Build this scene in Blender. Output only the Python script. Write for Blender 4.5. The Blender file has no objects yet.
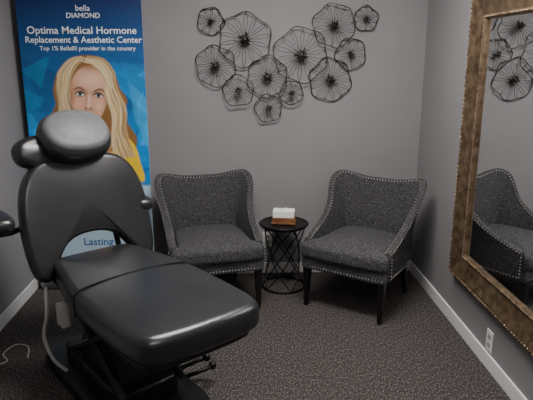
import bpy, math, random
import numpy as np
from mathutils import Vector, Matrix
random.seed(4); np.random.seed(4)
C = bpy.context.scene.collection

# ---------------------------------------------------------------- helpers
def new_mat(name, col=(0.5,0.5,0.5), rough=0.5, metal=0.0, **kw):
    m = bpy.data.materials.new(name); m.use_nodes = True
    b = m.node_tree.nodes["Principled BSDF"]
    b.inputs["Base Color"].default_value = (*col, 1)
    b.inputs["Roughness"].default_value = rough
    b.inputs["Metallic"].default_value = metal
    for k, v in kw.items():
        b.inputs[k.replace("_", " ")].default_value = v
    return m

def noise_mat(name, c1, c2, scale, rough=0.8, p1=0.4, p2=0.6, bump=0.0, detail=2.0, metal=0.0, stretch=(1,1,1), bscale=None, mid=None):
    m = new_mat(name, c1, rough, metal)
    nt = m.node_tree; N = nt.nodes; L = nt.links
    b = N["Principled BSDF"]
    tc = N.new("ShaderNodeTexCoord"); mp = N.new("ShaderNodeMapping")
    mp.inputs["Scale"].default_value = stretch
    L.new(tc.outputs["Object"], mp.inputs["Vector"])
    t = N.new("ShaderNodeTexNoise"); t.inputs["Scale"].default_value = scale
    t.inputs["Detail"].default_value = detail; out = t.outputs["Fac"]
    L.new(mp.outputs["Vector"], t.inputs["Vector"])
    r = N.new("ShaderNodeValToRGB")
    r.color_ramp.elements[0].position = p1; r.color_ramp.elements[0].color = (*c1, 1)
    r.color_ramp.elements[1].position = p2; r.color_ramp.elements[1].color = (*c2, 1)
    if mid:
        e = r.color_ramp.elements.new((p1+p2)/2); e.color = (*mid, 1)
    L.new(out, r.inputs["Fac"]); L.new(r.outputs["Color"], b.inputs["Base Color"])
    if bump > 0:
        n2 = N.new("ShaderNodeTexNoise"); n2.inputs["Scale"].default_value = bscale or scale
        n2.inputs["Detail"].default_value = 3
        L.new(tc.outputs["Object"], n2.inputs["Vector"])
        bp = N.new("ShaderNodeBump"); bp.inputs["Strength"].default_value = bump
        bp.inputs["Distance"].default_value = 0.004
        L.new(n2.outputs["Fac"], bp.inputs["Height"]); L.new(bp.outputs["Normal"], b.inputs["Normal"])
    return m

def empty(name, loc=(0,0,0), rz=0):
    e = bpy.data.objects.new(name, None); C.objects.link(e)
    e.location = loc; e.rotation_euler = (0,0,rz); e.empty_display_size = .1
    return e

class MB:
    def __init__(s): s.v = []; s.f = []
    def add(s, vs, fs):
        o = len(s.v); s.v += [tuple(map(float, p)) for p in vs]; s.f += [tuple(i+o for i in f) for f in fs]
    def box(s, x0,x1,y0,y1,z0,z1):
        s.add([(x0,y0,z0),(x1,y0,z0),(x1,y1,z0),(x0,y1,z0),(x0,y0,z1),(x1,y0,z1),(x1,y1,z1),(x0,y1,z1)],
              [(0,3,2,1),(4,5,6,7),(0,1,5,4),(1,2,6,5),(2,3,7,6),(3,0,4,7)])
    def taper(s, cb, wb, ct, wt):
        vs=[]
        for c,w in ((cb,wb),(ct,wt)):
            for a,b in ((-1,-1),(1,-1),(1,1),(-1,1)):
                vs.append((c[0]+a*w[0]/2, c[1]+b*w[1]/2, c[2]))
        s.add(vs, [(0,3,2,1),(4,5,6,7),(0,1,5,4),(1,2,6,5),(2,3,7,6),(3,0,4,7)])
    def sphere(s, c, r, nu=8, nv=5, sc=(1,1,1)):
        vs=[(c[0],c[1],c[2]-r*sc[2])]; fs=[]
        for i in range(1,nv):
            p=-math.pi/2+math.pi*i/nv
            for j in range(nu):
                a=2*math.pi*j/nu
                vs.append((c[0]+r*sc[0]*math.cos(p)*math.cos(a), c[1]+r*sc[1]*math.cos(p)*math.sin(a), c[2]+r*sc[2]*math.sin(p)))
        vs.append((c[0],c[1],c[2]+r*sc[2])); top=len(vs)-1
        for j in range(nu):
            k=(j+1)%nu
            fs.append((0,1+k,1+j))
            for i in range(nv-2):
                a=1+i*nu; fs.append((a+j,a+k,a+nu+k,a+nu+j))
            fs.append((1+(nv-2)*nu+j,1+(nv-2)*nu+k,top))
        s.add(vs,fs)
    def tube(s, pts, r, closed=False, n=6):
        P=[Vector(p) for p in pts]; m=len(P); vs=[]; fs=[]
        T=[]
        for i in range(m):
            a=P[(i-1)%m] if (closed or i>0) else P[i]
            b=P[(i+1)%m] if (closed or i<m-1) else P[i]
            T.append((b-a).normalized())
        up=Vector((0,0,1)) if abs(T[0].z)<.9 else Vector((1,0,0))
        nrm=(up-T[0]*up.dot(T[0])).normalized()
        for i in range(m):
            nrm=(nrm-T[i]*nrm.dot(T[i])).normalized(); bi=T[i].cross(nrm)
            rr = r[i] if hasattr(r,'__len__') else r
            for j in range(n):
                a=2*math.pi*j/n
                vs.append(P[i]+nrm*(rr*math.cos(a))+bi*(rr*math.sin(a)))
        for i in range(m if closed else m-1):
            q=(i+1)%m
            for j in range(n):
                k=(j+1)%n; fs.append((i*n+j,i*n+k,q*n+k,q*n+j))
        if not closed:
            fs.append(tuple(range(n))[::-1]); fs.append(tuple((m-1)*n+j for j in range(n)))
        s.add(vs,fs)
    def cyl(s,c,r,z0,z1,n=32,r2=None):
        r2 = r if r2 is None else r2
        vs=[(c[0]+r*math.cos(2*math.pi*i/n),c[1]+r*math.sin(2*math.pi*i/n),z0) for i in range(n)]
        vs+=[(c[0]+r2*math.cos(2*math.pi*i/n),c[1]+r2*math.sin(2*math.pi*i/n),z1) for i in range(n)]
        fs=[tuple(range(n))[::-1],tuple(range(n,2*n))]+[(i,(i+1)%n,n+(i+1)%n,n+i) for i in range(n)]
        s.add(vs,fs)
    def obj(s, name, mat, parent=None, smooth=False, bevel=0, bseg=3, loc=(0,0,0), rot=(0,0,0)):
        me=bpy.data.meshes.new(name); me.from_pydata(s.v,[],s.f); me.update()
        import bmesh
        bm=bmesh.new(); bm.from_mesh(me); bmesh.ops.recalc_face_normals(bm,faces=bm.faces); bm.to_mesh(me); bm.free()
        if mat: me.materials.append(mat)
        o=bpy.data.objects.new(name,me); C.objects.link(o)
        if smooth: me.polygons.foreach_set("use_smooth",[True]*len(me.polygons))
        if bevel>0:
            md=o.modifiers.new("b","BEVEL"); md.width=bevel; md.segments=bseg; md.limit_method='ANGLE'
            me.polygons.foreach_set("use_smooth",[True]*len(me.polygons)); md.harden_normals=True
        o.location=loc; o.rotation_euler=rot
        if parent: o.parent=parent
        return o

def catmull(pts, per, closed):
    P=np.array(pts,float); n=len(P); out=[]
    segs = n if closed else n-1
    for i in range(segs):
        if closed: p0,p1,p2,p3=P[(i-1)%n],P[i],P[(i+1)%n],P[(i+2)%n]
        else: p0,p1,p2,p3=P[max(i-1,0)],P[i],P[i+1],P[min(i+2,n-1)]
        for k in range(per):
            t=k/per
            out.append(.5*((2*p1)+(-p0+p2)*t+(2*p0-5*p1+4*p2-p3)*t*t+(-p0+3*p1-3*p2+p3)*t**3))
    if not closed: out.append(P[-1])
    return np.array(out)

def slab(mb, outline, z0, z1, r, crown=0.0, centre=None, rings=6, seg=6, normal_inset=False, relax=0):
    """rounded-edge cushion from a closed outline"""
    O=np.array(outline,float); n=len(O)
    area=sum(O[i][0]*O[(i+1)%n][1]-O[(i+1)%n][0]*O[i][1] for i in range(n))
    if area<0: O=O[::-1]
    c=np.array(centre if centre is not None else O.mean(0))
    if normal_inset:
        T=np.roll(O,-2,0)-np.roll(O,2,0); T/=np.linalg.norm(T,axis=1)[:,None]+1e-9
        Nn=np.stack([T[:,1],-T[:,0]],1)
        for _ in range(relax): Nn=(Nn+np.roll(Nn,1,0)+np.roll(Nn,-1,0))/3
        inset=lambda d: O-Nn*d
    else:
        ext=np.abs(O-c).max(0)
        inset=lambda d: c+(O-c)*(1-d/ext)
    R=[]
    for k in range(seg+1):
        a=-math.pi/2+ (math.pi/2)*k/seg
        R.append((inset(r*(1-math.cos(a))), z0+r+r*math.sin(a)))
    for k in range(seg+1):
        a=(math.pi/2)*k/seg
        R.append((inset(r*(1-math.cos(a))), z1-r+r*math.sin(a)))
    last=R[-1][0]
    for k in range(1,rings):
        s_=1-k/rings
        R.append((c+(last-c)*s_, z1+crown*(1-s_**2.2)))
    vs=[];fs=[]
    for P,z in R:
        for p in P: vs.append((p[0],p[1],z))
    m=len(R)
    for i in range(m-1):
        for j in range(n):
            k=(j+1)%n; fs.append((i*n+j,i*n+k,(i+1)*n+k,(i+1)*n+j))
    vs.append((c[0],c[1],z1+crown)); t=len(vs)-1
    for j in range(n): fs.append(((m-1)*n+j,(m-1)*n+(j+1)%n,t))
    vs.append((c[0],c[1],z0)); t=len(vs)-1
    for j in range(n): fs.append(((j+1)%n,j,t))
    mb.add(vs,fs)

def superel(cx,cy,a,b,p=4,n=64):
    o=[]
    for i in range(n):
        t=2*math.pi*i/n; ct,st=math.cos(t),math.sin(t)
        o.append((cx+a*math.copysign(abs(ct)**(2/p),ct), cy+b*math.copysign(abs(st)**(2/p),st)))
    return o

# ---------------------------------------------------------------- materials
M_wall = noise_mat("wall_paint",(0.248,0.236,0.241),(0.265,0.253,0.258),3,rough=.75,p1=.3,p2=.7,bump=.12,bscale=220)
M_ceil = new_mat("ceiling_paint",(.7,.7,.68),.9)
M_carpet = noise_mat("carpet",(0.006,0.005,0.0045),(0.20,0.175,0.162),135,rough=.98,p1=.33,p2=.72,detail=3,bump=.9,bscale=170,stretch=(1,.5,1),mid=(0.055,0.046,0.043))
M_white = new_mat("white_trim_paint",(.80,.79,.78),.45)
M_leather = noise_mat("black_vinyl",(0.012,0.012,0.014),(0.016,0.016,0.018),30,rough=.33,bump=.06,bscale=260)
M_leather.node_tree.nodes["Principled BSDF"].inputs["Specular IOR Level"].default_value=.85
M_headvinyl = noise_mat("vinyl_painted_sheen",(0.13,0.132,0.138),(0.15,0.152,0.158),30,rough=.5,bump=.08,bscale=260)  # headrest face: ceiling-light reflection painted in as a lighter grey base colour
M_blackplastic = new_mat("black_plastic",(0.006,0.006,0.007),.45)
M_seam = new_mat("seam_black",(0.003,0.003,0.003),.9)
M_steel = new_mat("steel",(.45,.45,.45),.3,1.0)
M_whiteplastic = new_mat("white_plastic",(.45,.43,.39),.4)
M_tweed = noise_mat("tweed",(0.004,0.004,0.005),(0.25,0.243,0.24),250,rough=.95,p1=.36,p2=.70,detail=4,bump=.4,mid=(.040,.039,.041))
M_blackwood = new_mat("black_wood",(0.005,0.004,0.004),.35)
M_nail = new_mat("nailhead_metal",(.5,.49,.47),.3,1.0)
M_blackmetal = new_mat("black_metal",(0.012,0.011,0.011),.4,.6)
M_bronze = noise_mat("dark_bronze",(0.035,0.030,0.028),(0.10,0.088,0.080),20,rough=.36,metal=.75)
M_frame = noise_mat("antique_bronze",(0.070,0.043,0.025),(0.26,0.18,0.11),22,rough=.38,metal=.55,p1=.30,p2=.75,detail=7,bump=.45,bscale=70)
M_bead = noise_mat("bead_bronze",(0.12,0.075,0.04),(0.42,0.31,0.19),40,rough=.32,metal=.6)
M_mirror = new_mat("mirror_glass",(.88,.89,.89),.01,1.0)
M_wood = noise_mat("holder_wood",(0.14,0.05,0.02),(0.26,0.11,0.04),12,rough=.4,stretch=(1,8,8))
M_paper = new_mat("white_paper",(.88,.88,.86),.8)
M_slot = new_mat("slot_dark",(.02,.02,.02),.6)

# ---------------------------------------------------------------- room
XL,XR,YB,YF,H = -1.47,1.29,4.0,-1.2,2.6
def room(name,b,mat):
    mb=MB(); mb.box(*b); return mb.obj(name,mat)
room("floor",(XL-.1,XR+.1,YF-.1,YB+.1,-.1,0),M_carpet)
room("ceiling",(XL-.1,XR+.1,YF-.1,YB+.1,H,H+.1),M_ceil)
room("wall_back",(XL-.1,XR+.1,YB,YB+.1,0,H),M_wall)
room("wall_front",(XL-.1,XR+.1,YF-.1,YF,0,H),M_wall)
room("wall_left",(XL-.1,XL,YF,YB,0,H),M_wall)
room("wall_right",(XR,XR+.1,YF,YB,0,H),M_wall)
def base(name,b):
    mb=MB(); mb.box(*b); mb.obj(name,M_white,bevel=.004,bseg=2)
base("baseboard_back",(XL+.012,XR-.012,YB-.012,YB,0,.085))
base("baseboard_left",(XL,XL+.012,YF+.012,YB,0,.085))
base("baseboard_right",(XR-.012,XR,YF+.012,YB,0,.085))
base("baseboard_front",(XL,XR,YF,YF+.012,0,.085))

# ceiling lights (recessed troffers)
def emitter(s):
    M=bpy.data.materials.new("light_diffuser"); M.use_nodes=True
    nt=M.node_tree; nt.nodes.clear()
    em=nt.nodes.new("ShaderNodeEmission"); em.inputs[0].default_value=(1,.975,.95,1); em.inputs[1].default_value=s
    nt.links.new(em.outputs[0], nt.nodes.new("ShaderNodeOutputMaterial").inputs[0]); return M
for (cx,cy,s) in ((0.28,2.45,35.0),(0.28,0.2,11.0)):
    e=empty("ceiling_light",(cx,cy,H))
    mb=MB(); mb.box(-.58,.58,-.28,.28,-.012,-.004); mb.obj("diffuser",emitter(s),e)
    mb=MB()
    for b in ((-.61,.61,-.31,-.28),(-.61,.61,.28,.31),(-.61,-.58,-.28,.28),(.58,.61,-.28,.28)): mb.box(*b,-.02,0)
    mb.obj("frame",M_white,e)

# ---------------------------------------------------------------- outlets
def outlet(loc,rz,name="wall_outlet"):
    e=empty(name,loc,rz)
    mb=MB(); mb.box(-.036,.036,-.007,0,-.058,.058); mb.obj("plate",M_white,e,bevel=.003,bseg=2)
    mb=MB()
    for z in (-.022,.022):
        slab(mb,superel(0,z,.017,.015,3,24),.006,.0085,.001,rings=2,seg=2)
    mb.obj("sockets",M_whiteplastic,e,rot=(math.pi/2,0,0))
    mb=MB()
    for z in (-.022,.022):
        mb.box(-.008,-.005,-.0095,-.0085,z-.003,z+.006); mb.box(.005,.008,-.0095,-.0085,z-.003,z+.006)
    mb.obj("slots",M_slot,e)
outlet((.185,YB,.27),0)
outlet((XR,2.605,.155),-math.pi/2)

# ---------------------------------------------------------------- accent chairs
def accent_chair(loc,rz):
    e=empty("accent_chair",loc,rz)
    half=[(0,.285,.785,.050),(.13,.282,.789,.050),(.210,.266,.808,.052),(.255,.220,.818,.075),(.266,.150,.755,.078),(.277,.070,.625,.040),(.288,-.04,.545,.018),(.295,-.16,.497,.008),(.298,-.262,.460,.0)]
    full=[(-a,b,c,d) for a,b,c,d in half[::-1][:-1]]+half
    S=catmull(full,10,False)
    n=len(S); T=np.gradient(S[:,:2],axis=0); T/=np.linalg.norm(T,axis=1)[:,None]
    Nn=np.stack([-T[:,1],T[:,0]],1)
    zb=.275; th=.046; K=8; vs=[]; rows=0
    nails=MB()
    for i in range(n):
        x,y,h,fl=S[i]; col_=[]
        hh=h-th/2
        for k in range(K+1):
            t=k/K; o=fl*t**2.2; z=zb+(hh-zb)*t; col_.append((o,z))
        for k in range(1,6):
            a=math.pi*k/6; col_.append((fl-th/2+th/2*math.cos(a), hh+th/2*math.sin(a)))
        for k in range(K,-1,-1):
            t=k/K; o=fl*t**2.2-th; z=zb+(hh-zb)*t; col_.append((o,z))
        rows=len(col_)
        for o,z in col_: vs.append((x+Nn[i][0]*o,y+Nn[i][1]*o,z))
    fs=[]
    for i in range(n-1):
        for j in range(rows-1):
            fs.append((i*rows+j,i*rows+j+1,(i+1)*rows+j+1,(i+1)*rows+j))
        fs.append((i*rows+rows-1,i*rows,(i+1)*rows,(i+1)*rows+rows-1))
    fs.append(tuple(range(rows))); fs.append(tuple((n-1)*rows+j for j in range(rows))[::-1])
    mb=MB(); mb.add(vs,fs); mb.obj("back_shell",M_tweed,e,smooth=True,bevel=.008,bseg=3)
    def rim(i,a):
        x,y,h,fl=S[i]; hh=h-th/2; o=fl-th/2+th/2*math.cos(a); z=hh+th/2*math.sin(a)
        return np.array((x+Nn[i][0]*o,y+Nn[i][1]*o,z))
    for a in (math.radians(15),math.radians(150)):
        acc=0; prev=rim(0,a); nails.sphere(prev,.0042,6,4)
        for i in range(1,n):
            p=rim(i,a); seg=np.linalg.norm(p-prev); d=0
            while acc+seg-d>=.021:
                d+=.021-acc; acc=0; q=prev+(p-prev)*(d/seg); nails.sphere(q,.0042,6,4)
            acc+=seg-d; prev=p
    for sx in (-1,1):
        z=.30
        while z<.445:
            nails.sphere((sx*.308,-.268,z),.005,6,4); z+=.021
        y=-.25
        while y<.05:
            nails.sphere((sx*(.2985-.05*max(0,y+.1)**2),y,.292),.005,6,4); y+=.021
    x=-.285
    while x<=.286:
        nails.sphere((x,-.3165+.012*(abs(x)/.3)**3,.288),.005,6,4); x+=.0204
    nails.obj("nailheads",M_nail,e,smooth=True)
    mb=MB(); slab(mb,catmull([(0,-.315),(.2,-.315),(.280,-.307),(.290,-.27),(.286,-.1),(.265,.10),(.22,.23),(0,.27),(-.22,.23),(-.265,.10),(-.286,-.1),(-.290,-.27),(-.280,-.307),(-.2,-.315)],6,True),.268,.345,.008,rings=2,seg=3)
    mb.obj("seat_apron",M_tweed,e,smooth=True)
    mb=MB(); slab(mb,catmull([(0,-.338),(.2,-.334),(.270,-.324),(.296,-.297),(.288,-.275),(.256,-.258),(.246,-.2),(.238,-.02),(.226,.11),(.19,.195),(0,.232),(-.19,.195),(-.226,.11),(-.238,-.02),(-.246,-.2),(-.256,-.258),(-.288,-.275),(-.296,-.297),(-.270,-.324),(-.2,-.334)],6,True),.335,.445,.035,crown=.025,centre=(0,-.05))
    mb.obj("seat_cushion",M_tweed,e,smooth=True)
    for i,(x,y,dx,dy) in enumerate(((-.258,-.28,0,-.01),(.258,-.28,0,-.01),(-.21,.20,-.01,.06),(.21,.20,.01,.06))):
        mb=MB(); mb.taper((x+dx,y+dy,0),(.024,.024),(x,y,.275),(.046,.046)); mb.obj("leg_%d"%(i+1),M_blackwood,e,bevel=.003,bseg=2)
    return e
accent_chair((-.218,3.61,0),math.radians(13))
accent_chair((.795,3.50,0),math.radians(-36))

# ---------------------------------------------------------------- side table
e=empty("side_table",(.287,3.74,0))
mb=MB(); mb.cyl((0,0),.165,.462,.472,48); mb.obj("top",M_blackmetal,e,bevel=.002,bseg=2)
mb=MB()
def ring(r,z,n=48): return [(r*math.cos(2*math.pi*i/n),r*math.sin(2*math.pi*i/n),z) for i in range(n)]
mb.tube(ring(.166,.470),.008,True); mb.tube(ring(.155,.455),.005,True)
mb.tube(ring(.15,.010),.008,True)
mb.obj("rings",M_blackmetal,e,smooth=True)
mb=MB()
for i in range(5):
    for sg in (1,-1):
        pts=[]
        for k in range(17):
            t=k/16; a=2*math.pi*i/5+sg*(t-.5)*2.5
            r=.15-.04*math.sin(math.pi*t)
            pts.append((r*math.cos(a),r*math.sin(a),.012+.445*t))
        mb.tube(pts,.0045)
mb.obj("lattice",M_blackmetal,e,smooth=True)

e=empty("tissue_box",(.287,3.73,.4785),math.radians(-8))
mb=MB(); mb.box(-.085,.085,-.055,.055,0,.012); mb.box(-.078,.078,-.05,.05,.012,.045); mb.obj("wood_holder",M_wood,e,bevel=.003,bseg=2)
mb=MB(); mb.box(-.074,.074,-.046,.046,.045,.092); mb.obj("paper_box",M_paper,e,bevel=.003,bseg=2)
mb=MB(); vs=[];fs=[]
nn=14
for i in range(nn):
    for j in range(7):
        t=i/(nn-1); v=j/6
        vs.append(((t-.5)*(.05+.04*v), .010*math.sin(9*t+2*v)*(.4+v), .091+.014*v*(1-.4*abs(math.sin(5*t)))))
for i in range(nn-1):
    for j in range(6): fs.append((i*7+j,(i+1)*7+j,(i+1)*7+j+1,i*7+j+1))
mb.add(vs,fs); mb.obj("tissue",M_paper,e,smooth=True)

# ---------------------------------------------------------------- wall art
mb=MB(); dark=MB()
FL=[(212,22,13),(245,40,26),(332,26,21),(364,19,12),(216,66,20),(300,55,27),(350,54,15.5),(267,77,20.5),(238,91,15.5),(330,80,21.5),(268,109,14),(291,93,12)]
yw=YB
for fi,(u,v,r) in enumerate(FL):
    cx=.029+.00698*(u-245); cz=1.574-.0067*(v-60); R=r*.0068
    yo=yw-.016-.012*(fi%3)
    ph=random.random()*6; lob=5 if r<18 else 6
    rad=lambda a: R*(1+.055*math.cos(lob*(a+ph))+.02*math.sin(3*a+ph*2))
    P=[(cx+rad(2*math.pi*i/72)*math.cos(2*math.pi*i/72),yo-.006*math.sin(lob*2*math.pi*i/72),cz+rad(2*math.pi*i/72)*math.sin(2*math.pi*i/72)) for i in range(72)]
    mb.tube(P,.0036,True,5)
    ns=14 if r>18 else 10
    for k in range(ns):
        a=2*math.pi*k/ns+ph; da=.5*math.pi/ns
        for s in (-1,1):
            pts=[]
            for q in range(7):
                t=q/6; aa=a+s*da*math.sin(math.pi*t)
                rr=.1*R+(rad(a)-.1*R)*t
                pts.append((cx+rr*math.cos(aa),yo-.010*math.sin(math.pi*t),cz+rr*math.sin(aa)))
            mb.tube(pts,.0015,False,4)
    for k in range(9):
        a=2*math.pi*k/9+ph; L=R*(.24 if k%2 else .17); w=R*.05
        c0=Vector((cx,yo-.012,cz)); d=Vector((math.cos(a),0,math.sin(a))); n_=Vector((-math.sin(a),0,math.cos(a)))
        dark.add([c0,c0+d*L*.6+n_*w+Vector((0,-.004,0)),c0+d*L+Vector((0,-.012,0)),c0+d*L*.6-n_*w+Vector((0,-.004,0)),c0+Vector((0,-.008,0))],
                 [(0,1,2,3),(4,3,2),(4,2,1),(4,1,0),(4,0,3)])
        dark.sphere(c0+d*L+Vector((0,-.012,0)),R*.035+.001,6,4)
    dark.sphere((cx,yo-.014,cz),R*.09+.002,10,6)
    mb.tube([(cx,yo,cz),(cx,yw,cz)],.003,False,5)
e=empty("metal_flower_wall_art")
mb.obj("wire_petals",M_bronze,e,smooth=True); dark.obj("flower_centres",M_bronze,e,smooth=True)

# ---------------------------------------------------------------- mirror
e=empty("framed_wall_mirror",(XR,0,0))
y0,y1,z0,z1=1.93,3.12,.348,1.935
prof=[(0,0),(0,.040),(.012,.052),(.03,.050),(.06,.038),(.10,.030),(.125,.024),(.132,.030),(.142,.030),(.15,.020),(.15,0)]
vs=[];fs=[]
for off,h in prof:
    for (yy,zz) in ((y0+off,z0+off),(y1-off,z0+off),(y1-off,z1-off),(y0+off,z1-off)):
        vs.append((-h,yy,zz))
m=len(prof)
for i in range(m):
    q=(i+1)%m
    for j in range(4): fs.append((i*4+j,i*4+(j+1)%4,q*4+(j+1)%4,q*4+j))
mb=MB(); mb.add(vs,fs); mb.obj("frame",M_frame,e)
mb=MB(); mb.box(-.012,0,y0+.14,y1-.14,z0+.14,z1-.14); mb.obj("glass",M_mirror,e)
mb=MB()
def beads(off,h,r,sp):
    a,b,c,d=y0+off,y1-off,z0+off,z1-off
    for k in range(int((b-a)/sp)+1):
        yy=a+(b-a)*k/int((b-a)/sp); mb.sphere((-h,yy,c),r,6,4); mb.sphere((-h,yy,d),r,6,4)
    for k in range(1,int((d-c)/sp)):
        zz=c+(d-c)*k/int((d-c)/sp); mb.sphere((-h,a,zz),r,6,4); mb.sphere((-h,b,zz),r,6,4)
beads(.010,.049,.0085,.024); beads(.137,.030,.005,.014)
mb.obj("beading",M_bead,e,smooth=True)

# ---------------------------------------------------------------- retractable banner
BX0,BX1,BY,BZ0,BZ1=-1.42,-.63,3.80,.10,2.06
e=empty("retractable_banner",(0,0,0))
nx,nz=300,740
xs=np.linspace(BX0,BX1,nx); zs=np.linspace(BZ0,BZ1,nz)
X,Z=np.meshgrid(xs,zs)
Vv=(-.00593+np.sqrt(.00593**2+4*3.0e-6*(1.943-Z)))/(2*3.0e-6)      # artwork units
tt=(X-BX0)/(BX1-BX0); uL=18+.073*Vv; uR=142+.04*Vv; U0=uL+tt*(uR-uL); V0=Vv.copy(); U=U0
def blur(m,k):
    for _ in range(k):
        m=(m+np.roll(m,1,0)+np.roll(m,-1,0)+np.roll(m,1,1)+np.roll(m,-1,1))/5
    return m
def poly(pts,soft=2,smooth=True):
    P=catmull(pts,8,True) if smooth else np.array(pts,float); ins=np.zeros(U.shape,bool); n=len(P); j=n-1
    for i in range(n):
        xi,yi=P[i]; xj,yj=P[j]
        c=((yi>Vv)!=(yj>Vv)); dy=(yj-yi) if yj!=yi else 1e-9
        ins^= c & (U<(xj-xi)*(Vv-yi)/dy+xi); j=i
    return blur(ins.astype(float),soft)
def ell(cx,cy,a,b,rot=0,soft=2):
    c,s=math.cos(rot),math.sin(rot); dx,dy=U-cx,Vv-cy
    q=((dx*c+dy*s)/a)**2+((-dx*s+dy*c)/b)**2
    return blur((q<1).astype(float),soft)
def soft_ell(cx,cy,a,b,rot=0):
    c,s=math.cos(rot),math.sin(rot); dx,dy=U-cx,Vv-cy
    return np.exp(-(((dx*c+dy*s)/a)**2+((-dx*s+dy*c)/b)**2))
def over(m,c,al=1.0):
    global col
    m=np.clip(m*al,0,1)[...,None]; col=col*(1-m)+np.array(c)*m
def strand(pts,w,c,al):
    """soft brush stroke along a spline, tapering at both ends"""
    P=catmull(pts,5,False); n=len(P); pad=3*w+1
    box=(U>P[:,0].min()-pad)&(U<P[:,0].max()+pad)&(Vv>P[:,1].min()-pad)&(Vv<P[:,1].max()+pad)
    rr=np.where(box.any(1))[0]; cc=np.where(box.any(0))[0]
    a,b,c1,c2=rr.min(),rr.max()+1,cc.min(),cc.max()+1
    u_=U[a:b,c1:c2]; v_=Vv[a:b,c1:c2]; m=np.zeros(u_.shape)
    for i in range(n-1):
        ww=w*(.35+.65*math.sin(math.pi*(i+.5)/(n-1)))
        ax,ay=P[i]; bx,by=P[i+1]; dx,dy=bx-ax,by-ay; L=dx*dx+dy*dy+1e-9
        t=np.clip(((u_-ax)*dx+(v_-ay)*dy)/L,0,1)
        m=np.maximum(m,np.exp(-((u_-ax-t*dx)**2+(v_-ay-t*dy)**2)/(ww*ww)))
    m=np.clip(m*al,0,1)[...,None]; col[a:b,c1:c2]=col[a:b,c1:c2]*(1-m)+np.array(c)*m
t=np.clip(Vv/140,0,1)[...,None]
col=(1-t)*np.array((.003,.022,.12))+t*np.array((.008,.19,.52))
fac=np.zeros(U.shape)
rs=np.random.RandomState(11)
for k in range(38):
    a=rs.rand()*math.pi; cx,cy=20+rs.rand()*125,40+rs.rand()*150
    d1=(U-cx)*math.cos(a)+(Vv-cy)*math.sin(a)
    a2=a+rs.uniform(.5,1.4); d2=(U-cx)*math.cos(a2)+(Vv-cy)*math.sin(a2)
    w=((d1>0)&(d2<0)).astype(float); fac+=rs.uniform(-.36,.36)*w*np.exp(-(np.abs(d1)+np.abs(d2))/45)
fac*=np.clip((Vv-45)/30,0.2,1)
col=np.clip(col*(1+fac[...,None]*1.8)+np.clip(fac,0,1)[...,None]*np.array((.03,.18,.26)),0,1)
over(poly([(22,70),(50,56),(42,88)],1,False),(.03,.34,.60),.35)
over(poly([(22,88),(44,98),(30,132)],1,False),(.03,.34,.60),.35)
over(poly([(30,112),(50,100),(48,140)],1,False),(.01,.10,.30),.5)
over(poly([(128,80),(147,100),(147,150),(134,120)],1,False),(.05,.42,.72),.45)
over(poly([(120,60),(146,70),(146,92),(126,84)],1,False),(.02,.24,.5),.35)
H1=poly([(68,60),(78,56),(90,55),(103,58),(111,66),(116,77),(120,89),(127,101),(123,113),(128,125),(136,139),(132,155),(120,166),(106,160),(92,168),(66,170),(48,152),(52,134),(49,118),(55,104),(53,90),(58,72)],3)
over(H1,(.27,.13,.04))
over(poly([(112,150),(124,138),(134,146),(139,162),(141,184),(100,190),(84,186),(96,160)],2),(.95,.62,.01))
over(soft_ell(118,160,4,14,.4),(.6,.33,.01),.6)
over(poly([(84,124),(104,122),(110,142),(104,166),(90,172),(80,150)],2),(.50,.23,.13))
pal=[(.66,.43,.17),(.85,.64,.34),(.45,.26,.10),(1.0,.88,.62),(.28,.14,.05),(.13,.055,.015),(.76,.54,.26)]
def hairside(seed,n,side,vend,qa=0,qb=1):
    rs=np.random.RandomState(seed)
    for k in range(n):
        q=qa+(qb-qa)*rs.rand(); c=pal[rs.randint(len(pal))]; ph=rs.uniform(-.7,.7); A=rs.uniform(1.2,3.4)
        if side<0:
            pts=[(84-2*q,56.5+5*(1-q)),(76-6*q,59.5+7*(1-q))]; x0=71-12*q; fl=lambda v:-(v-80)*.05*q
        else:
            pts=[(84+4*q,56.5+6*(1-q)),(98+6*q,59+8*(1-q))]; x0=106+9.5*q; fl=lambda v:(v-78)*(.08+.14*q)
        v=72+5*(1-q)
        while v<vend:
            pts.append((x0+fl(v)+A*math.sin(v/8.5+ph+q*1.5)*min(1,(v-70)/20),v)); v+=7
        strand(pts,rs.uniform(.45,1.1),c,rs.uniform(.5,.9))
hairside(3,90,-1,160)
# head tilted slightly: the face artwork is drawn in rotated artwork coordinates
ta=math.radians(-5); dx,dy=U0-89,V0-95
U=89+dx*math.cos(ta)-dy*math.sin(ta); Vv=95+dx*math.sin(ta)+dy*math.cos(ta)
FS=poly([(70,88),(73,76),(81,68),(93,66.5),(103,74),(107,88),(106.5,102),(103,114),(97,123),(89.5,126.5),(82,122),(75,112),(70.5,100)],3)
over(FS,(.78,.43,.28))
over(FS*soft_ell(70,103,5,20),(.38,.15,.07),.8)
over(FS*soft_ell(108,98,4,24),(.40,.17,.09),.75)
over(FS*soft_ell(88,66,17,5),(.32,.14,.06),.75)
over(FS*soft_ell(89,126,10,4),(.45,.2,.11),.6)
over(FS*soft_ell(89,80,12,7),(.98,.70,.53),.65)
over(FS*soft_ell(100,106,5,5),(.96,.60,.46),.65)
over(FS*soft_ell(78,106,4.5,5),(.92,.54,.40),.6)
over(FS*soft_ell(89,121,4,3),(.86,.55,.42),.5)
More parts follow.
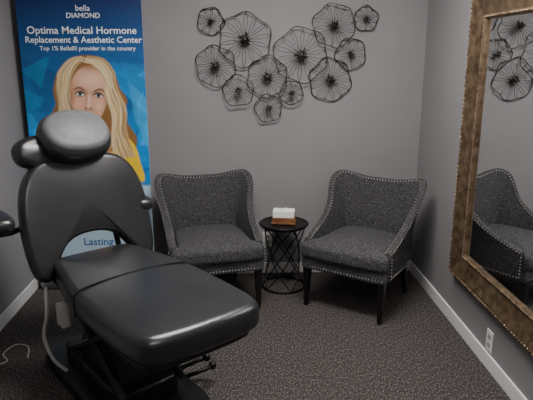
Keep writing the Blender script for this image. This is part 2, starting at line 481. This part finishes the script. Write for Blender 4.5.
for ex,ey,s in ((79.8,95,1),(98.2,95,-1)):
    over(soft_ell(ex+s*1.5,ey-1.8,6,3),(.25,.09,.05),.8)
    over(ell(ex,ey,4.2,1.8,0,1),(.82,.81,.82))
    over(ell(ex,ey-.2,1.8,1.8,0,1),(.015,.06,.11))
    over(ell(ex,ey-.2,0.9,0.9,0,0),(.0,.0,.0))
    strand([(ex-4.8,ey+.2),(ex-2,ey-1.9),(ex+2,ey-1.9),(ex+4.8,ey+.2)],1.0,(.015,.006,.004),1)
    strand([(ex-3.7,ey+1.3),(ex,ey+2.1),(ex+3.7,ey+1.3)],.55,(.16,.06,.04),.8)
    strand([(ex+s*4.5,ey-4),(ex-s*1.2,ey-6.5),(ex-s*5.8,ey-4.4)],1.1,(.12,.05,.025),.95)
over(soft_ell(86.4,101,1.3,7),(.48,.22,.13),.55)
over(soft_ell(89.3,101,1.3,8),(.98,.76,.64),.65)
over(soft_ell(89.2,109.4,4.6,1.4),(.38,.15,.08),.6)
over(soft_ell(86.4,108.3,1.2,.9),(.12,.03,.015),.9); over(soft_ell(92.0,108.3,1.2,.9),(.12,.03,.015),.9)
over(soft_ell(89.2,105.8,1.6,1.5),(.98,.70,.58),.6)
over(poly([(81.5,114.5),(86.3,112.7),(89.3,113.4),(92.4,112.7),(97.6,114.2),(94,118.4),(89.3,119.4),(85,118.4)],1),(.50,.08,.07))
over(poly([(83.5,114.9),(89.3,114.5),(96,114.6),(93,116.6),(89.5,117.1),(86,116.6)],0),(.95,.92,.9))
U,Vv=U0,V0
hairside(8,120,1,160)
hairside(21,16,-1,150,.3,1)
rs=np.random.RandomState(2)
for k in range(30):      # swept fringe across the forehead
    q=rs.rand(); c=pal[rs.randint(len(pal))]
    strand([(83+2*q,57+1.5*q),(93+3*q,60.5+5*(1-q)),(101+4*q,68+5*(1-q)),(106+4*q,79+5*(1-q)),(109+3*q,90)],rs.uniform(.4,.8),c,.8)
for k in range(18):
    q=rs.rand(); c=pal[rs.randint(len(pal))]
    strand([(84,57+1.5*q),(78-2*q,62+4*(1-q)),(73-2*q,70+4*(1-q)),(70.5-2*q,82),(69-3*q,94)],rs.uniform(.4,.8),c,.8)
wp=blur((Vv>182+0.04*(U-80)).astype(float),1); over(wp,(.55,.74,.88))
over(blur(((Vv>182)&(Vv<186)).astype(float),1),(.02,.25,.6),.8)
for yy in (200,207,214,222): over(((np.abs(Vv-yy)<1.0)&(U>40)&(U<125)).astype(float),(.1,.2,.35),.6)
over(((Vv>285)).astype(float),(.03,.2,.42))
me=bpy.data.meshes.new("printed_panel")
vs=np.stack([X.ravel(),np.full(X.size,BY),Z.ravel()],1)
idx=np.arange(nx*nz).reshape(nz,nx)
F=np.stack([idx[:-1,:-1],idx[:-1,1:],idx[1:,1:],idx[1:,:-1]],-1).reshape(-1,4)
me.from_pydata(vs.tolist(),[],F.tolist())
ca=me.color_attributes.new("print","FLOAT_COLOR","POINT")
ca.data.foreach_set("color",np.concatenate([np.clip(col,0,1).reshape(-1,3),np.ones((nx*nz,1))],1).astype(np.float32).ravel())
mp=new_mat("banner_print",(.1,.3,.6),.5); at=mp.node_tree.nodes.new("ShaderNodeAttribute"); at.attribute_name="print"
mp.node_tree.links.new(at.outputs["Color"],mp.node_tree.nodes["Principled BSDF"].inputs["Base Color"])
me.materials.append(mp); o=bpy.data.objects.new("printed_panel",me); C.objects.link(o); o.parent=e
mb=MB(); mb.box(BX0,BX1,BY+.001,BY+.003,BZ0,BZ1); mb.obj("panel_backing",M_paper,e)
mb=MB(); mb.box(BX0-.01,BX1+.01,BY-.06,BY+.08,.0,.11); mb.obj("base_cassette",M_steel,e,bevel=.02,bseg=4)
mb=MB(); mb.box(BX0-.005,BX1+.005,BY-.008,BY+.014,BZ1-.01,BZ1+.02); mb.tube([((BX0+BX1)/2,BY+.03,.1),((BX0+BX1)/2,BY+.02,BZ1)],.009,n=10); mb.obj("top_rail_and_pole",M_steel,e)
M_txt=new_mat("print_white",(.93,.95,.97),.5)
def b2w(u,v):
    uL_=18+.073*v; uR_=142+.04*v
    return BX0+(BX1-BX0)*(u-uL_)/(uR_-uL_), 1.943-.00593*v-3.0e-6*v*v
def text(s,u0,u1,v,name,mat=M_txt,bold=.0):
    cu=bpy.data.curves.new(name,"FONT"); cu.body=s; cu.align_x='CENTER'; cu.align_y='CENTER'; cu.offset=bold
    cu.resolution_u=3
    o=bpy.data.objects.new(name,cu); C.objects.link(o)
    bpy.context.view_layer.update()
    w=o.dimensions.x
    me=bpy.data.meshes.new_from_object(o.evaluated_get(bpy.context.evaluated_depsgraph_get()))
    bpy.data.objects.remove(o)
    a,_=b2w(u0,v); b,zc=b2w(u1,v); sc=(b-a)/w
    me.materials.clear(); me.materials.append(mat)
    o=bpy.data.objects.new(name,me); C.objects.link(o); o.parent=e
    o.location=((a+b)/2,BY-.0012,zc); o.rotation_euler=(math.pi/2,0,0); o.scale=(sc,sc,sc)
text("bella",77,91,8,"text_logo_script")
text("DIAMOND",68,101,15.5,"text_logo",bold=.005)
text("Optima Medical Hormone",29,137,30.5,"text_line_1",bold=.008)
text("Replacement & Aesthetic Center",27,142,40,"text_line_2",bold=.008)
text("Top 1% Bellafill provider in the country",41,136,48.5,"text_line_3",bold=.006)
M_txb=new_mat("print_blue",(.02,.12,.4),.5)
text("Lasting",80,110,242,"text_lower",M_txb,bold=.01)

# ---------------------------------------------------------------- treatment chair
e=empty("treatment_chair",(-.745,2.70,0),math.radians(37.6))
def outl(half,per=6):
    pts=half+[(-x,y) for x,y in half[::-1] if abs(x)>1e-6]
    return catmull(pts,per,True)
mb=MB(); slab(mb,outl([(0,.04),(.12,.04),(.185,.025),(.215,-.03),(.245,-.18),(.275,-.34),(.286,-.47),(.289,-.60),(.288,-.80),(.280,-.92),(.260,-.985),(.213,-1.015),(.10,-1.028),(0,-1.03)],8),.535,.655,.038,crown=.022,centre=(0,-.50),rings=8)
mb.obj("seat_and_leg_cushion",M_leather,e,smooth=True)
P=[(-.2845,-.44,.545),(-.2845,-.44,.60),(-.2825,-.44,.632),(-.270,-.44,.6475),(-.247,-.44,.6585),(-.18,-.44,.6685),(-.08,-.44,.6755),(0,-.44,.6765)]
P=P+[(-x,y,z) for x,y,z in P[:-1][::-1]]
mb=MB(); mb.tube(catmull(P,3,False),.0042,n=6); mb.obj("stitched_seam",M_seam,e,smooth=True)
mb=MB(); slab(mb,outl([(0,-.0),(.18,-.01),(.235,-.3),(.25,-.7),(.24,-.92),(.2,-.96),(0,-.97)]),.49,.54,.012,rings=2)
mb.obj("seat_pan",M_blackplastic,e,smooth=True)
rho=math.radians(17)
bk=[(0,.125),(.07,.118),(.130,.090),(.175,.035),(.205,-.03),(.250,-.075),(.300,-.055),(.322,.01),(.332,.11),(.332,.22),(.318,.33),(.288,.42),(.235,.485),(.15,.520),(0,.530)]
mb=MB(); slab(mb,outl(bk,8),-.045,.045,.032,crown=.012,centre=(0,.29),normal_inset=True,relax=3)
mb.obj("backrest",M_leather,e,smooth=True,loc=(.022,.045,.61),rot=(math.pi/2-rho,0,0))
mb=MB(); slab(mb,superel(0,.30,.22,.15,4,48),-.07,-.04,.01,rings=2); mb.obj("back_plate",M_blackplastic,e,smooth=True,loc=(.022,.045,.61),rot=(math.pi/2-rho,0,0))
mb=MB()
for sx in (-1,1): mb.tube([(sx*.19,-.1,.51),(sx*.19,.10,.54),(sx*.19,.17,.70),(sx*.16,.23,.85)],.016,n=8)
for sx in (-.05,.05): mb.tube([(sx,.20,.9),(sx,.27,1.10),(sx,.27,1.20)],.009,n=8)
mb.obj("support_brackets",M_blackplastic,e,smooth=True)
hr=math.radians(42)
HX,HY,HZ=.018,.17,1.220
mb=MB(); slab(mb,superel(0,0,.166,.125,2.3,64),-.02,.055,.035,crown=.014); mb.obj("headrest_pad",M_headvinyl,e,smooth=True,loc=(HX,HY,HZ+.003),rot=(math.pi/2-hr,0,0))
mb=MB(); slab(mb,superel(0,0,.181,.142,2.4,64),-.080,.035,.045,crown=0); mb.obj("headrest_rim",M_leather,e,smooth=True,loc=(HX,HY,HZ),rot=(math.pi/2-hr,0,0))
mb=MB(); slab(mb,superel(0,0,.17,.085,2.6,48),-.05,.05,.045,crown=.01); mb.obj("headrest_bolster",M_leather,e,smooth=True,loc=(-.115,.22,1.142),rot=(math.pi/2-math.radians(25),0,math.radians(8)))
for i,(x,y,z) in enumerate(((-.430,.03,.88),(.335,.18,.82))):
    mb=MB(); slab(mb,superel(0,0,.062,.13,3,40),-.034,.034,.030,crown=.008); mb.obj("arm_pad_%d"%(i+1),M_leather,e,smooth=True,loc=(x,y,z))
    mb=MB(); mb.tube([(x,y+.03,z-.02),(x,y+.06,z-.08),(x*.8,y+.12,z-.10),(math.copysign(.2,x),.20,z-.08)],.014,n=8); mb.obj("arm_bracket_%d"%(i+1),M_blackplastic,e,smooth=True)
mb=MB(); slab(mb,superel(0,-.22,.235,.50,8,64),0,.075,.02,rings=2); mb.obj("base_plate",M_blackplastic,e,smooth=True)
mb=MB(); slab(mb,superel(0,-.20,.17,.34,6,48),.07,.16,.02,rings=2); mb.obj("base_cover",M_blackplastic,e,smooth=True)
mb=MB(); mb.taper((0,-.24,.15),(.26,.46),(0,-.26,.36),(.22,.34)); mb.taper((0,-.26,.34),(.18,.28),(0,-.26,.50),(.20,.34)); mb.obj("lift_column",M_blackplastic,e,bevel=.012)
mb=MB()
for sx in (-.15,.15):
    mb.tube([(sx,.05,.14),(sx,-.55,.48)],.018,n=6); mb.tube([(sx,-.55,.14),(sx,.0,.48)],.018,n=6)
mb.obj("lift_arms",M_blackplastic,e)
mb=MB(); mb.tube([(.2,-.42,.10),(.31,-.43,.11),(.34,-.46,.13)],.011,n=8); mb.tube([(.2,-.50,.10),(.31,-.52,.11),(.35,-.50,.10)],.011,n=8)
mb.sphere((.345,-.465,.135),.022,8,6); mb.sphere((.355,-.50,.10),.022,8,6); mb.obj("foot_levers",M_blackmetal,e,smooth=True)
mb=MB(); mb.box(-.285,-.245,-.27,-.20,.42,.525); mb.obj("control_box",M_whiteplastic,e,bevel=.006)
mb=MB(); P=catmull([(-.25,.02,.52),(-.27,-.02,.40),(-.29,-.01,.28),(-.27,-.05,.17),(-.22,-.08,.10)],8,False); mb.tube(P,.009,n=8); mb.obj("hose",M_whiteplastic,e,smooth=True)

e=empty("power_cord")
P=catmull([(-1.18,2.80,.006),(-1.22,2.92,.006),(-1.30,2.95,.006),(-1.33,2.85,.006),(-1.28,2.77,.006),(-1.36,2.72,.006),(-1.44,2.80,.006)],10,False)
mb=MB(); mb.tube(P,.0035,n=8); mb.obj("cable",M_whiteplastic,e,smooth=True)

# ---------------------------------------------------------------- world + camera
w=bpy.data.worlds.new("World"); bpy.context.scene.world=w; w.use_nodes=True
w.node_tree.nodes["Background"].inputs[0].default_value=(.5,.5,.52,1); w.node_tree.nodes["Background"].inputs[1].default_value=.1
cam=bpy.data.cameras.new("Camera"); co=bpy.data.objects.new("Camera",cam); C.objects.link(co)
cam.sensor_width=36; cam.lens=36*560/533; cam.clip_start=.02
psi,th=math.radians(2.55),math.radians(14.4)
co.location=(0,0,1.6); co.rotation_euler=(math.pi/2-th,0,-psi)
bpy.context.scene.camera=co
